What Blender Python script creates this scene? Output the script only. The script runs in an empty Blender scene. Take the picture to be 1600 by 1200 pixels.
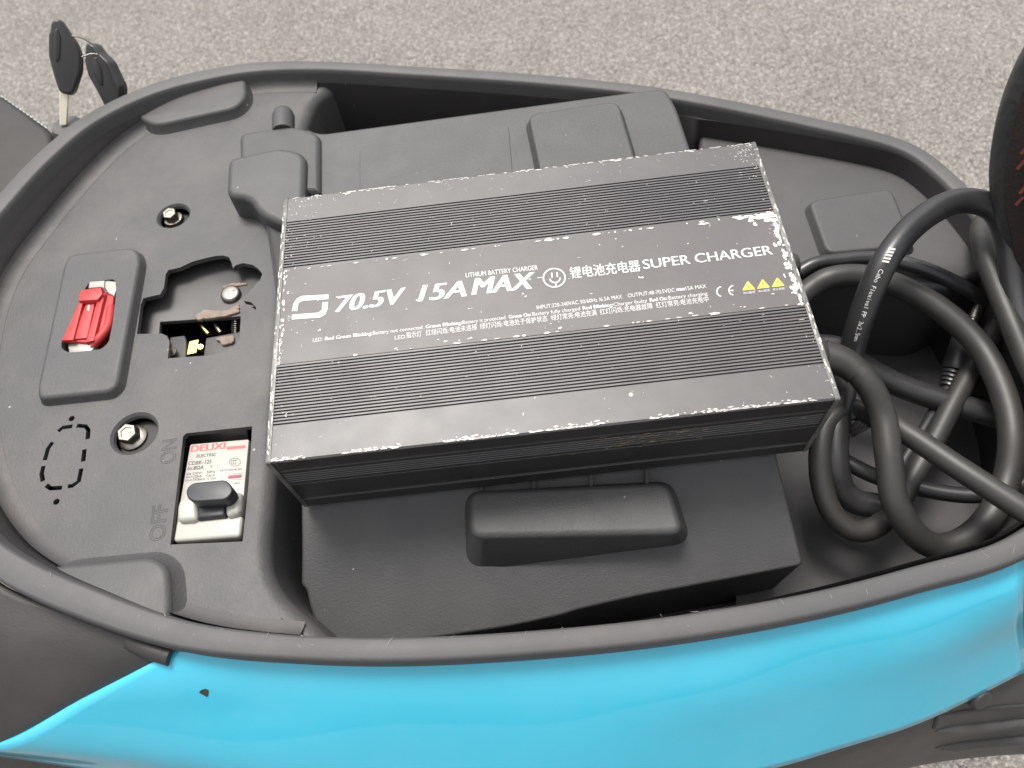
import bpy, bmesh, math, random
from mathutils import Vector, Matrix, noise as mnoise
from mathutils.geometry import tessellate_polygon
random.seed(7)
scene = bpy.context.scene
COL = scene.collection
R = math.radians

# ------------------------------------------------------------------ camera
FPX = 1210.0
Rc = Matrix(((0.99329735, -0.08858554, -0.07424941), (0.11336031, 0.87207551, 0.47606065), (0.022579, -0.48128672, 0.87627238)))
CL, CW, CH = .25, .1524, .0559              # charger length, width, height
TILT = Matrix.Rotation(R(4), 3, 'X')        # the charger lies tipped 4 degrees towards the near side
PIV = Vector((CL/2, CW/2, -CH))
ORG = Vector((0, 0, .69))                   # bottom centre of the charger
CAM = TILT @ (Vector((0.11836583, -0.14157001, 0.30392293)) - PIV) + ORG
RW = Rc @ TILT.transposed()
cd = bpy.data.cameras.new('camera'); cam = bpy.data.objects.new('camera', cd); COL.objects.link(cam)
cam.matrix_world = Matrix.Translation(CAM) @ RW.transposed().to_4x4()
cd.sensor_width = 36; cd.lens = 36*FPX/1600; cd.clip_start = .02; cd.clip_end = 300
cd.dof.use_dof = True; cd.dof.focus_distance = .37; cd.dof.aperture_fstop = 16
scene.camera = cam

# ------------------------------------------------------------------ light
SUN_EL, SUN_AZ = R(70), R(-25)              # azimuth measured from +Y towards +X
w = bpy.data.worlds.new('World'); scene.world = w; w.use_nodes = True
nt = w.node_tree; bg = nt.nodes['Background']
sky = nt.nodes.new('ShaderNodeTexSky'); sky.sky_type = 'NISHITA'; sky.sun_disc = False
sky.sun_elevation = SUN_EL; sky.sun_rotation = SUN_AZ; sky.air_density = 1.5; sky.dust_density = 5
hs = nt.nodes.new('ShaderNodeHueSaturation'); hs.inputs['Saturation'].default_value = .12
nt.links.new(sky.outputs[0], hs.inputs['Color']); nt.links.new(hs.outputs[0], bg.inputs['Color'])
bg.inputs['Strength'].default_value = .092
sd = bpy.data.lights.new('sun', 'SUN'); sd.energy = 1.45; sd.angle = R(18); sd.color = (1, .95, .88)
so = bpy.data.objects.new('sun', sd); COL.objects.link(so)
sdir = Vector((math.sin(SUN_AZ)*math.cos(SUN_EL), math.cos(SUN_AZ)*math.cos(SUN_EL), math.sin(SUN_EL)))
so.rotation_euler = sdir.to_track_quat('Z', 'Y').to_euler(); so.location = sdir*5
vs = scene.view_settings; vs.view_transform = 'Standard'; vs.look = 'None'; vs.gamma = 1; vs.exposure = 1.28
scene.cycles.max_bounces = 5; scene.cycles.use_denoising = True

# ------------------------------------------------------------------ projection helpers (design aids: a photo ray cut by a real plane)
def ray(u, v):
    return RW.transposed() @ Vector(((u-800)/FPX, -(v-600)/FPX, -1))
def P(u, v, z):
    d = ray(u, v); return CAM + d*((z-CAM.z)/d.z)
def PP(u, v, p0, n):
    d = ray(u, v); return CAM + d*((p0-CAM).dot(n)/d.dot(n))
M_CH = Matrix.Translation(ORG) @ TILT.to_4x4()
M_CHI = M_CH.inverted()
NCH = TILT @ Vector((0, 0, 1))
def C(u, v, h):                             # charger-frame point at height h over its bottom
    return M_CHI @ PP(u, v, ORG + NCH*h, NCH)

# ------------------------------------------------------------------ materials
def N(nt, t, **k):
    n = nt.nodes.new(t)
    for a, b in k.items():
        if a in n.inputs: n.inputs[a].default_value = b
        else: setattr(n, a, b)
    return n
def mat(name, col, rough=.5, metal=0, spec=.5, coat=0, grain=None, gdist=.0004, gstr=.3, dust=0, dustcol=(.2, .18, .16), specks=0, var=.12, vscale=30, edge=None):
    m = bpy.data.materials.new(name); m.use_nodes = True; t = m.node_tree; L = t.links.new
    b = t.nodes['Principled BSDF']
    b.inputs['Roughness'].default_value = rough; b.inputs['Metallic'].default_value = metal
    b.inputs['Specular IOR Level'].default_value = spec; b.inputs['Coat Weight'].default_value = coat
    b.inputs['Coat Roughness'].default_value = .05
    tc = N(t, 'ShaderNodeTexCoord'); co = tc.outputs['Object']
    n1 = N(t, 'ShaderNodeTexNoise', Scale=vscale, Detail=6.0, Roughness=.6); L(co, n1.inputs['Vector'])
    mx = N(t, 'ShaderNodeMix', data_type='RGBA')
    mx.inputs[6].default_value = tuple(c*(1-var) for c in col)+(1,); mx.inputs[7].default_value = tuple(min(1, c*(1+var)) for c in col)+(1,)
    L(n1.outputs[0], mx.inputs[0]); out = mx.outputs[2]
    if dust:
        n2 = N(t, 'ShaderNodeTexNoise', Scale=14.0, Detail=10.0, Roughness=.72); L(co, n2.inputs['Vector'])
        rp = N(t, 'ShaderNodeMapRange'); rp.inputs[1].default_value = .45; rp.inputs[2].default_value = .8; rp.inputs[4].default_value = dust
        L(n2.outputs[0], rp.inputs[0])
        m2 = N(t, 'ShaderNodeMix', data_type='RGBA'); m2.inputs[7].default_value = dustcol+(1,)
        L(rp.outputs[0], m2.inputs[0]); L(out, m2.inputs[6]); out = m2.outputs[2]
    if specks:
        v = N(t, 'ShaderNodeTexVoronoi', Scale=130.0); L(co, v.inputs['Vector'])
        n3 = N(t, 'ShaderNodeTexWhiteNoise'); L(v.outputs['Position'], n3.inputs[0])
        lt = N(t, 'ShaderNodeMath', operation='LESS_THAN'); L(v.outputs['Distance'], lt.inputs[0])
        pw = N(t, 'ShaderNodeMath', operation='POWER'); pw.inputs[1].default_value = 14; L(n3.outputs[0], pw.inputs[0])
        ml = N(t, 'ShaderNodeMath', operation='MULTIPLY'); ml.inputs[1].default_value = .10*specks; L(pw.outputs[0], ml.inputs[0]); L(ml.outputs[0], lt.inputs[1])
        m3 = N(t, 'ShaderNodeMix', data_type='RGBA'); m3.inputs[7].default_value = (.3, .29, .27, 1)
        L(lt.outputs[0], m3.inputs[0]); L(out, m3.inputs[6]); out = m3.outputs[2]
    L(out, b.inputs['Base Color'])
    # roughness variation
    n4 = N(t, 'ShaderNodeTexNoise', Scale=vscale*1.7, Detail=5.0); L(co, n4.inputs['Vector'])
    rr = N(t, 'ShaderNodeMapRange'); rr.inputs[3].default_value = max(.03, rough-.07); rr.inputs[4].default_value = min(1, rough+.07); L(n4.outputs[0], rr.inputs[0]); L(rr.outputs[0], b.inputs['Roughness'])
    if grain:
        g = N(t, 'ShaderNodeTexNoise', Scale=float(grain), Detail=3.0); L(co, g.inputs['Vector'])
        bp = N(t, 'ShaderNodeBump', Strength=gstr, Distance=gdist); L(g.outputs[0], bp.inputs['Height']); L(bp.outputs[0], b.inputs['Normal'])
    return m

BLK = (.030, .029, .031)
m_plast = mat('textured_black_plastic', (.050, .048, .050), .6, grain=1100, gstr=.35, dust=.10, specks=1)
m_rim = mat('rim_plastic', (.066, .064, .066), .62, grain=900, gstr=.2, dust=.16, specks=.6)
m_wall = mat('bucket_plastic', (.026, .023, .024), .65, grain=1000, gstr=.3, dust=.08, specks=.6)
m_plate = mat('cover_plastic', (.056, .055, .057), .58, grain=800, gstr=.5, dust=.22, dustcol=(.22, .19, .17), specks=1.2)
m_box = mat('battery_box_plastic', (.048, .048, .049), .55, grain=1000, gstr=.5, dust=.12, specks=1)
m_metal_dark = mat('black_anodised_metal', (.060, .057, .059), .45, metal=0, spec=.6, grain=2500, gstr=.12, specks=1.5, dust=.32, dustcol=(.16, .145, .13))
m_label = mat('label_film', (.078, .071, .072), .48, grain=900, gstr=.12, specks=1.5, dust=.2, dustcol=(.2, .19, .18))
m_white = mat('print_white', (.54, .53, .52), .5, var=.06)
m_chip = mat('bare_metal_scratch', (.50, .485, .46), .45, var=.25, vscale=300)
m_paper = mat('torn_label_paper', (.56, .535, .50), .7, var=.25, vscale=250)
m_yellow = mat('print_yellow', (.55, .40, .07), .5, var=.06)
m_ink = mat('print_black', (.03, .03, .03), .5)
m_inkred = mat('print_red', (.62, .07, .06), .5)
m_inkpurple = mat('print_dark_red', (.20, .03, .06), .5)
m_red = mat('red_connector_plastic', (.42, .028, .030), .55, dust=.12, dustcol=(.5, .3, .28))
m_wplast = mat('white_plastic', (.36, .35, .315), .38, var=.06, dust=.18, dustcol=(.45, .38, .28))
m_toggle = mat('charcoal_toggle', (.020, .021, .026), .45)
m_cable = mat('cable_rubber', (.026, .025, .024), .48, dust=.45, dustcol=(.075, .065, .055), grain=700, gstr=.1, specks=.8)
m_cable2 = mat('smooth_cable_sheath', (.022, .022, .024), .33, dust=.1, specks=.6)
m_steel = mat('zinc_steel', (.20, .19, .175), .42, metal=1, var=.2, vscale=200)
m_steeld = mat('dark_steel', (.22, .20, .18), .4, metal=1, var=.3, vscale=200)
m_brass = mat('brass', (.75, .58, .18), .3, metal=1)
m_rust = mat('corroded_metal', (.21, .16, .13), .8, var=.5, vscale=250, grain=600, gstr=.8)
m_fillet = mat('dusty_plastic', (.058, .056, .057), .64, grain=800, gstr=.5, dust=.5, dustcol=(.17, .145, .13))
m_deep = mat('bracket_grey', (.055, .053, .054), .55, dust=.3, dustcol=(.14, .12, .11))
m_seat = mat('seat_vinyl', (.036, .036, .036), .42, grain=55, gdist=.004, gstr=.5)
m_cloth = mat('seat_lining', (.022, .014, .012), .9, grain=700, gstr=.8, var=.5, vscale=80)
m_rustred = mat('red_staple_rust', (.13, .028, .014), .8)
m_brown = mat('backrest_vinyl', (.014, .011, .0105), .6, grain=500, gstr=.2)
m_thread = mat('pale_thread', (.35, .42, .38), .8)
m_trim = mat('grey_trim_plastic', (.045, .044, .044), .5, grain=800, gstr=.3, dust=.2)
m_tail = mat('tail_plastic', (.030, .027, .027), .55, grain=900, gstr=.3, dust=.35, dustcol=(.085, .075, .068))
m_blade = mat('key_blade_metal', (.75, .68, .55), .35, metal=.6)
m_key = mat('key_head_plastic', (.028, .026, .027), .4)

def cyan_mat():
    m = mat('cyan_paint', (.038, .42, .59), .35, coat=1.0, var=.02, vscale=8, dust=.10, dustcol=(.28, .62, .74))
    return m
m_cyan = cyan_mat()
def ground_mat():
    m = bpy.data.materials.new('asphalt'); m.use_nodes = True; t = m.node_tree; L = t.links.new; b = t.nodes['Principled BSDF']
    co = N(t, 'ShaderNodeTexCoord').outputs['Object']
    v = N(t, 'ShaderNodeTexVoronoi', Scale=310.0); L(co, v.inputs['Vector'])
    r1 = N(t, 'ShaderNodeValToRGB'); e = r1.color_ramp.elements
    e[0].color = (.090, .083, .077, 1); e[1].color = (.37, .345, .315, 1)
    x = e.new(.35); x.color = (.178, .163, .148, 1); x = e.new(.75); x.color = (.228, .210, .192, 1)
    sx = N(t, 'ShaderNodeSeparateColor'); L(v.outputs['Color'], sx.inputs[0]); L(sx.outputs[0], r1.inputs[0])
    n = N(t, 'ShaderNodeTexNoise', Scale=3.5, Detail=8.0, Roughness=.6); L(co, n.inputs['Vector'])
    n2 = N(t, 'ShaderNodeTexNoise', Scale=170.0, Detail=5.0); L(co, n2.inputs['Vector'])
    mp = N(t, 'ShaderNodeMapRange'); mp.inputs[1].default_value = .3; mp.inputs[2].default_value = .7; mp.inputs[3].default_value = .86; mp.inputs[4].default_value = 1.08; L(n.outputs[0], mp.inputs[0])
    mp2 = N(t, 'ShaderNodeMapRange'); mp2.inputs[1].default_value = .3; mp2.inputs[2].default_value = .7; mp2.inputs[3].default_value = .86; mp2.inputs[4].default_value = 1.16; L(n2.outputs[0], mp2.inputs[0])
    mm = N(t, 'ShaderNodeMath', operation='MULTIPLY'); L(mp.outputs[0], mm.inputs[0]); L(mp2.outputs[0], mm.inputs[1])
    mx = N(t, 'ShaderNodeVectorMath', operation='SCALE'); L(r1.outputs[0], mx.inputs[0]); L(mm.outputs[0], mx.inputs['Scale'])
    L(mx.outputs[0], b.inputs['Base Color']); b.inputs['Roughness'].default_value = .85
    bp = N(t, 'ShaderNodeBump', Strength=.7, Distance=.004); L(v.outputs['Distance'], bp.inputs['Height'])
    bp2 = N(t, 'ShaderNodeBump', Strength=.6, Distance=.006); L(n2.outputs[0], bp2.inputs['Height']); L(bp.outputs[0], bp2.inputs['Normal']); L(bp2.outputs[0], b.inputs['Normal'])
    return m
m_ground = ground_mat()

# ------------------------------------------------------------------ object helpers
MW = {}
def tag(o, label=None, cat=None, group=None, kind=None):
    if label: o['label'] = label
    if cat: o['category'] = cat
    if group: o['group'] = group
    if kind: o['kind'] = kind
    return o
def thing(name, label, cat, loc=(0, 0, 0), mw=None, group=None):
    o = bpy.data.objects.new(name, None); COL.objects.link(o); o.empty_display_size = .05
    m = mw.copy() if mw else Matrix.Translation(Vector(loc)); o.matrix_world = m; MW[o.name] = m
    return tag(o, label, cat, group)
def put(o, parent, local=False):
    COL.objects.link(o)
    if parent is not None:
        o.parent = parent
        if not local and parent.name in MW: o.matrix_parent_inverse = MW[parent.name].inverted()
    return o
def shade(me, angle=35):
    me.polygons.foreach_set('use_smooth', [True]*len(me.polygons))
    if angle < 180: me.set_sharp_from_angle(angle=R(angle))
def obj(name, src, m, parent=None, angle=35, local=False, wn=False):
    """src: bmesh, mesh or (verts, faces)"""
    if isinstance(src, bmesh.types.BMesh):
        bmesh.ops.recalc_face_normals(src, faces=src.faces); me = bpy.data.meshes.new(name); src.to_mesh(me); src.free()
    elif isinstance(src, bpy.types.Mesh): me = src
    else:
        me = bpy.data.meshes.new(name); me.from_pydata([tuple(v) for v in src[0]], [], src[1]); me.validate()
    if angle: shade(me, angle)
    me.materials.clear(); me.materials.append(m)
    o = put(bpy.data.objects.new(name, me), parent, local)
    if wn:
        md = o.modifiers.new('weighted_normal', 'WEIGHTED_NORMAL'); md.keep_sharp = True
    return o
def catmull(pts, n, closed=False):
    k = len(pts); out = []
    segs = k if closed else k-1
    for i in range(segs):
        p0 = pts[(i-1) % k] if closed or i > 0 else pts[0]*2-pts[1]
        p1 = pts[i]; p2 = pts[(i+1) % k]
        p3 = pts[(i+2) % k] if closed or i+2 < k else pts[-1]*2-pts[-2]
        d1 = max((p1-p0).length, 1e-6)**.5; d2 = max((p2-p1).length, 1e-6)**.5; d3 = max((p3-p2).length, 1e-6)**.5
        m1 = ((p1-p0)/d1-(p2-p0)/(d1+d2)+(p2-p1)/d2)*d2
        m2 = ((p2-p1)/d2-(p3-p1)/(d2+d3)+(p3-p2)/d3)*d2
        for j in range(n):
            t = j/n; t2 = t*t; t3 = t2*t
            out.append(p1*(2*t3-3*t2+1)+m1*(t3-2*t2+t)+p2*(-2*t3+3*t2)+m2*(t3-t2))
    if not closed: out.append(pts[-1].copy())
    return out
def resample(pts, n, closed=False):
    q = pts+[pts[0]] if closed else pts
    ac = [0]
    for a, b in zip(q, q[1:]): ac.append(ac[-1]+(b-a).length)
    out = []; j = 0; cnt = n if closed else n-1
    for i in range(n):
        s = ac[-1]*i/cnt
        while j < len(ac)-2 and ac[j+1] < s: j += 1
        t = (s-ac[j])/max(1e-9, ac[j+1]-ac[j]); out.append(q[j].lerp(q[j+1], min(1, t)))
    return out
def loft(rings, closed=True):
    v = []; f = []; n = len(rings[0])
    for r in rings: v += r
    for i in range(len(rings)-1):
        for j in range(n if closed else n-1):
            a = i*n+j; b = i*n+(j+1) % n; f.append((a, b, b+n, a+n))
    return v, f
def roundpoly(pts, r, n=5):
    out = []; k = len(pts)
    for i in range(k):
        p = pts[i]; rr = r[i] if isinstance(r, (list, tuple)) else r
        a = (pts[i-1]-p); b = (pts[(i+1) % k]-p); d = min(rr, a.length*.48, b.length*.48)
        if d < 1e-6: out.append(p.copy()); continue
        p0 = p+a.normalized()*d; p2 = p+b.normalized()*d
        for j in range(n+1):
            t = j/n; out.append(p0*(1-t)**2+p*2*t*(1-t)+p2*t*t)
    return out
def inset2(pts, d, nrm):
    """move each point of a closed planar polygon inward (d>0) in the plane of nrm"""
    k = len(pts); area = Vector((0, 0, 0))
    for i in range(k): area += pts[i].cross(pts[(i+1) % k])
    sg = 1 if area.dot(nrm) > 0 else -1
    out = []
    for i in range(k):
        t = (pts[(i+1) % k]-pts[i-1]); q = nrm.cross(t)*sg
        out.append(pts[i]+q.normalized()*d if q.length > 1e-9 else pts[i].copy())
    return out
def slab(pts, depth, bev=.002, seg=3, draft=0., nrm=Vector((0, 0, 1)), bottom=True, down=None, bot=None):
    """prism under a planar outline (at its top), with a rolled top edge and drafted sides"""
    k = len(pts); rings = []
    for i in range(seg+1):
        a = math.pi/2*i/seg; q = inset2(pts, bev*(1-math.sin(a)), nrm)
        for _ in range(12):                 # where a tight corner turns inside out, draw its points together
            bad = [j for j in range(k) if (q[(j+1) % k]-q[j]).dot(pts[(j+1) % k]-pts[j]) < -1e-12]
            if not bad: break
            for j in bad: q[j] = q[(j+1) % k] = (q[j]+q[(j+1) % k])/2
        rings.append([p-nrm*(bev*(1-math.cos(a))) for p in q])
    rings.append(bot if bot else [p+(down if down else -nrm*depth) for p in inset2(pts, -draft, nrm)])
    v, f = loft(rings)
    f.append(tuple(range(k))[::-1])
    if bottom: f.append(tuple(range(len(v)-k, len(v))))
    bm = bmesh.new(); vv = [bm.verts.new(p) for p in v]
    for q in f:
        try: bm.faces.new([vv[i] for i in q])
        except ValueError: pass
    bmesh.ops.remove_doubles(bm, verts=bm.verts, dist=2e-6)
    return bm
def addcyl(bm, p, ax, r0, r1, h, n=16, cap=True):
    ax = ax.normalized(); x = ax.orthogonal().normalized(); y = ax.cross(x); A = []; B = []
    for i in range(n):
        a = 2*math.pi*i/n; d = x*math.cos(a)+y*math.sin(a)
        A.append(bm.verts.new(p+d*r0)); B.append(bm.verts.new(p+ax*h+d*r1))
    for i in range(n): bm.faces.new((A[i], A[(i+1) % n], B[(i+1) % n], B[i]))
    if cap: bm.faces.new(A[::-1]); bm.faces.new(B)
    return bm
def lathe(bm, p, ax, prof, n=20):
    ax = ax.normalized(); x = ax.orthogonal().normalized(); y = ax.cross(x); prev = None
    for r, h in prof:
        ring = [bm.verts.new(p+ax*h+(x*math.cos(2*math.pi*i/n)+y*math.sin(2*math.pi*i/n))*max(r, 1e-5)) for i in range(n)]
        if prev:
            for i in range(n): bm.faces.new((prev[i], prev[(i+1) % n], ring[(i+1) % n], ring[i]))
        else: bm.faces.new(ring[::-1])
        prev = ring
    bm.faces.new(prev); return bm
def addbox(bm, o, x, y, z):
    v = [bm.verts.new(o+x*a+y*b+z*c) for c in (0, 1) for b in (0, 1) for a in (0, 1)]
    for f in ((0, 2, 3, 1), (4, 5, 7, 6), (0, 1, 5, 4), (2, 6, 7, 3), (0, 4, 6, 2), (1, 3, 7, 5)): bm.faces.new([v[i] for i in f])
    return bm
def tube(pts, r, n=14, sub=10, rfun=None):
    p = catmull([Vector(q) for q in pts], sub); p = resample(p, max(30, int(len(p)*.9)))
    rings = []; prev = None
    for i, q in enumerate(p):
        t = (p[min(i+1, len(p)-1)]-p[max(i-1, 0)]).normalized()
        if prev is None: x = t.orthogonal().normalized()
        else: x = (prev-t*prev.dot(t)).normalized()
        prev = x; y = t.cross(x); rr = rfun(i/(len(p)-1))*r if rfun else r
        rings.append([q+(x*math.cos(2*math.pi*k/n)+y*math.sin(2*math.pi*k/n))*rr for k in range(n)])
    v, f = loft(rings); f.append(tuple(range(n))[::-1]); f.append(tuple(range(len(v)-n, len(v))))
    return (v, f), p
def patch(rows, su=6, sv=6):
    cols = [catmull(r, su) for r in rows]
    grid = [catmull([c[j] for c in cols], sv) for j in range(len(cols[0]))]
    return loft(grid, closed=False)
def boolean(o, cutters):
    """subtract, leaving a plain mesh"""
    for c in cutters:
        md = o.modifiers.new('cut', 'BOOLEAN'); md.operation = 'DIFFERENCE'; md.solver = 'EXACT'; md.object = c
    bpy.context.view_layer.update(); dg = bpy.context.evaluated_depsgraph_get()
    me = bpy.data.meshes.new_from_object(o.evaluated_get(dg)); o.modifiers.clear(); o.data = me
    for c in cutters: bpy.data.objects.remove(c)
    return o
_fc = {}
def glyphs(s, bold=0., shear=0., outline=0.):
    """flat (or outlined) lettering, cap height 1, baseline 0"""
    key = (s, bold, shear, outline)
    if key in _fc: return _fc[key]
    cu = bpy.data.curves.new('lettering', 'FONT'); cu.body = s; cu.offset = bold; cu.shear = shear; cu.resolution_u = 4; cu.size = 1
    if outline: cu.fill_mode = 'NONE'; cu.bevel_depth = outline; cu.bevel_resolution = 1
    o = bpy.data.objects.new('lettering', cu); COL.objects.link(o)
    bpy.context.view_layer.update(); dg = bpy.context.evaluated_depsgraph_get()
    me = bpy.data.meshes.new_from_object(o.evaluated_get(dg))
    v = [q.co.copy() for q in me.vertices]; f = [tuple(p.vertices) for p in me.polygons]
    bpy.data.objects.remove(o); bpy.data.meshes.remove(me)
    _fc[key] = (v, f); return v, f
def lettering(name, items, m, parent, fr, local=False, lift=.00012, flip=False):
    """items: (text, p0, p1, capheight_px, bold, shear[, outline]); fr(u,v) gives a point on the printed face; baseline p0->p1"""
    V = []; F = []
    for it in items:
        s, p0, p1, hp, bold, shear = it[:6]; ol = it[6] if len(it) > 6 else 0
        v, f = glyphs(s, 0, shear, ol)
        if not v: continue
        x0 = min(q.x for q in v); x1 = max(q.x for q in v); cjk = any(ord(c) > 0x2fff for c in s)
        y0 = min(q.y for q in v) if cjk else 0.; H = (max(q.y for q in v)-y0) if cjk else .70
        a = fr(*p0); b = fr(*p1); X = b-a
        e = Vector((p1[0]-p0[0], p1[1]-p0[1])); pe = Vector((e.y, -e.x)).normalized()*hp     # up in the photo
        mid = ((p0[0]+p1[0])/2, (p0[1]+p1[1])/2)
        Yg = fr(mid[0]+pe.x, mid[1]+pe.y)-fr(*mid); nr = X.cross(Yg).normalized(); Y = nr.cross(X).normalized()*Yg.length
        for kk, dx in enumerate((-bold, -bold*.33, bold*.33, bold) if bold > .004 else (0,)):
            b0 = len(V)
            for q in v: V.append(a+X*((q.x-x0)/(x1-x0))+X.normalized()*(dx*Yg.length)+Y*((q.y-y0)/H)+nr*(lift+kk*.000012+q.z*Yg.length))
            F += [tuple(i+b0 for i in q) for q in f]
    return obj(name, (V, F), m, parent, angle=0, local=local)
def strokes(paths, wd, closed=False):
    """flat ribbons along point lists that lie in one plane"""
    V = []; F = []
    for pts in paths:
        nr = (pts[1]-pts[0]).cross(pts[2]-pts[0]).normalized() if len(pts) > 2 else Vector((0, 0, 1))
        if nr.z < 0: nr = -nr
        b = len(V); k = len(pts); cl = (pts[0]-pts[-1]).length < 1e-7
        for i, p in enumerate(pts):
            t = (pts[min(i+1, k-1)]-pts[max(i-1, 0)]) if not cl else (pts[(i+1) % (k-1)]-pts[(i-1) % (k-1)])
            q = nr.cross(t.normalized())*wd/2; V += [p-q, p+q]
        for i in range(k-1): F.append((b+2*i, b+2*i+2, b+2*i+3, b+2*i+1))
    return V, F

# ------------------------------------------------------------------ setting
g = 60.
bm = bmesh.new(); bm.faces.new([bm.verts.new(p) for p in ((-g, -g, 0), (g, -g, 0), (g, g, 0), (-g, g, 0))])
tag(obj('ground', bm, m_ground, angle=0), kind='structure')

# ------------------------------------------------------------------ scooter: bucket
def zr(u):
    t = max(0, min(1, (u-700)/900)); k = max(0, min(1, (380-u)/380)); return .700-.016*t*t*(3-2*t)+.010*k*k*(3-2*k)
ZP = .687
OUT = [(60, 235), (120, 186), (185, 150), (255, 123), (330, 105), (390, 96), (450, 93), (540, 95), (640, 101), (850, 115), (1040, 136), (1270, 181), (1400, 212), (1440, 229), (1480, 258), (1520, 297), (1562, 348), (1610, 420),
       (1690, 540), (1720, 680), (1690, 800), (1600, 872), (1450, 918), (1300, 957), (1100, 994), (900, 1018), (640, 1034), (460, 1031), (276, 1013), (112, 962), (0, 910), (-62, 862), (-115, 780), (-140, 660), (-130, 530), (-85, 405), (0, 297)]
ctrl = [P(u, v, zr(u)) for u, v in OUT]
RING = resample(catmull(ctrl, 8, True), 320, True)
NR = len(RING)
cen = sum(RING, Vector())/NR
INW = []
for i in range(NR):
    t = RING[(i+2) % NR]-RING[i-2]; q = Vector((-t.y, t.x, 0)).normalized()
    INW.append(q)
sgn = 1 if sum(INW[i].dot(cen-RING[i]) for i in range(NR)) > 0 else -1
INW = [q*sgn for q in INW]
def rwid(p): return .0110+.0030*max(0, min(1, (-.12-p.x)/.10))
def off(d, dz=None, z=None):
    out = []
    for p, q in zip(RING, INW):
        w_ = rwid(p); dd = d(w_, q) if callable(d) else d
        a = p+q*dd; a.z = z if z is not None else p.z+dz
        out.append(a)
    return out
scooter = thing('electric_scooter', 'cyan and black electric scooter with its seat up and the storage bucket open', 'scooter', (0, 0, 0))
rim_r = [off(.012, -.06), off(.004, -.030), off(.0012, -.014), off(0, -.006), off(.0002, -.0024), off(.0008, -.0008), off(.0020, -.0001), off(lambda w_, q_: w_*.5, .0004), off(lambda w_, q_: w_-.0020, 0), off(lambda w_, q_: w_-.0007, -.0009), off(lambda w_, q_: w_, -.0035), off(lambda w_, q_: w_+.001, -.010)]
obj('bucket_rim', loft(rim_r), m_rim, scooter, 60, wn=True)
def DR(q): return .001+.010*max(0, q.x)**1.5
foot = off(lambda w_, q_: w_+DR(q_), z=ZP)
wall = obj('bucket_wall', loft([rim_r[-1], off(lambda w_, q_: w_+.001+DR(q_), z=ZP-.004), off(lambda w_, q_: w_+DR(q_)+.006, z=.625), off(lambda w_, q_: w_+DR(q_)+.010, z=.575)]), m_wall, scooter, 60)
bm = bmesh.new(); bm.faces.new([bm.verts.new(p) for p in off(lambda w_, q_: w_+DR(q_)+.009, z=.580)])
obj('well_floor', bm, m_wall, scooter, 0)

def ringpart(ring, pa, pb):
    """ring indices from nearest pa to nearest pb, in the direction given by OUT order"""
    ia = min(range(NR), key=lambda i: (ring[i].xy-pa.xy).length); ib = min(range(NR), key=lambda i: (ring[i].xy-pb.xy).length)
    idx = [ia]
    while idx[-1] != ib: idx.append((idx[-1]+1) % NR)
    return idx
# cover plate (left) --------------------------------------------------
RB = [(520, 122), (482, 150), (464, 185), (452, 250), (440, 340), (428, 430), (421, 520), (414, 600), (409, 660), (404, 740), (399, 800), (395, 850), (396, 885), (404, 915), (424, 948), (462, 985), (500, 1020), (530, 1040)]
rb = catmull([P(u, v, ZP) for u, v in RB], 5)
plate_ring = off(lambda w_, q_: w_+DR(q_)+.0065, z=ZP)
def inside(p, ring):
    c = False; j = len(ring)-1
    for i in range(len(ring)):
        a, b = ring[i], ring[j]
        if (a.y > p.y) != (b.y > p.y) and p.x < (b.x-a.x)*(p.y-a.y)/(b.y-a.y)+a.x: c = not c
        j = i
    return c
inn = [p for p in rb if inside(p, plate_ring) and min((p.xy-q.xy).length for q in plate_ring) > .0015]
ii = ringpart(plate_ring, inn[-1], inn[0])
outline = [plate_ring[i] for i in ii]+inn
bm = bmesh.new(); top = [bm.verts.new(p) for p in outline]; bot = [bm.verts.new(p-Vector((0, 0, .0032))) for p in outline]
bm.faces.new(top); bm.faces.new(bot[::-1])
for i in range(len(top)): bm.faces.new((top[i-1], bot[i-1], bot[i], top[i]))
plate = obj('cover_plate', bm, m_plate, scooter, 0)
# cutters
def cutter(pts, dz=.02, up=.01):
    bm = bmesh.new(); a = [bm.verts.new(p+Vector((0, 0, up))) for p in pts]; b = [bm.verts.new(p-Vector((0, 0, dz))) for p in pts]
    bm.faces.new(a); bm.faces.new(b[::-1])
    for i in range(len(a)): bm.faces.new((a[i-1], b[i-1], b[i], a[i]))
    return obj('cutter', bm, m_plate, None, 0)
def px(l, z=ZP): return [P(u, v, z) for u, v in l]
HOLE = [(214, 522), (220, 476), (224, 466), (236, 463), (250, 460), (256, 450), (259, 428), (263, 422), (281, 418), (300, 409), (318, 404), (336, 400), (349, 399), (358, 402), (362, 411), (364, 419), (369, 414), (380, 411), (395, 414), (404, 420), (410, 428), (406, 438), (398, 446), (390, 455), (383, 464), (381, 470), (392, 472), (400, 480), (400, 484), (390, 478), (381, 476), (376, 482), (376, 500), (374, 530), (370, 540), (358, 548), (345, 552), (330, 555), (262, 560), (265, 534), (261, 525), (252, 521)]
cuts = [cutter(px(HOLE))]
BRK = [(286, 682), (291, 677), (394, 666), (392, 700), (388, 760), (380, 838), (379, 846), (266, 851)]
cuts.append(cutter(px(BRK)))
bolts_at = [(271, 337), (210, 677)]
for (u, v), r in zip(bolts_at, (.0105, .0125)):
    bm = bmesh.new(); lathe(bm, P(u, v, ZP)-Vector((0, 0, .02)), Vector((0, 0, 1)), [(r*.78, 0), (r*.80, .0135), (r*.95, .0185), (r*1.14, .0212)], 32); cuts.append(obj('cutter', bm, m_plate, None, 0))
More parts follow.
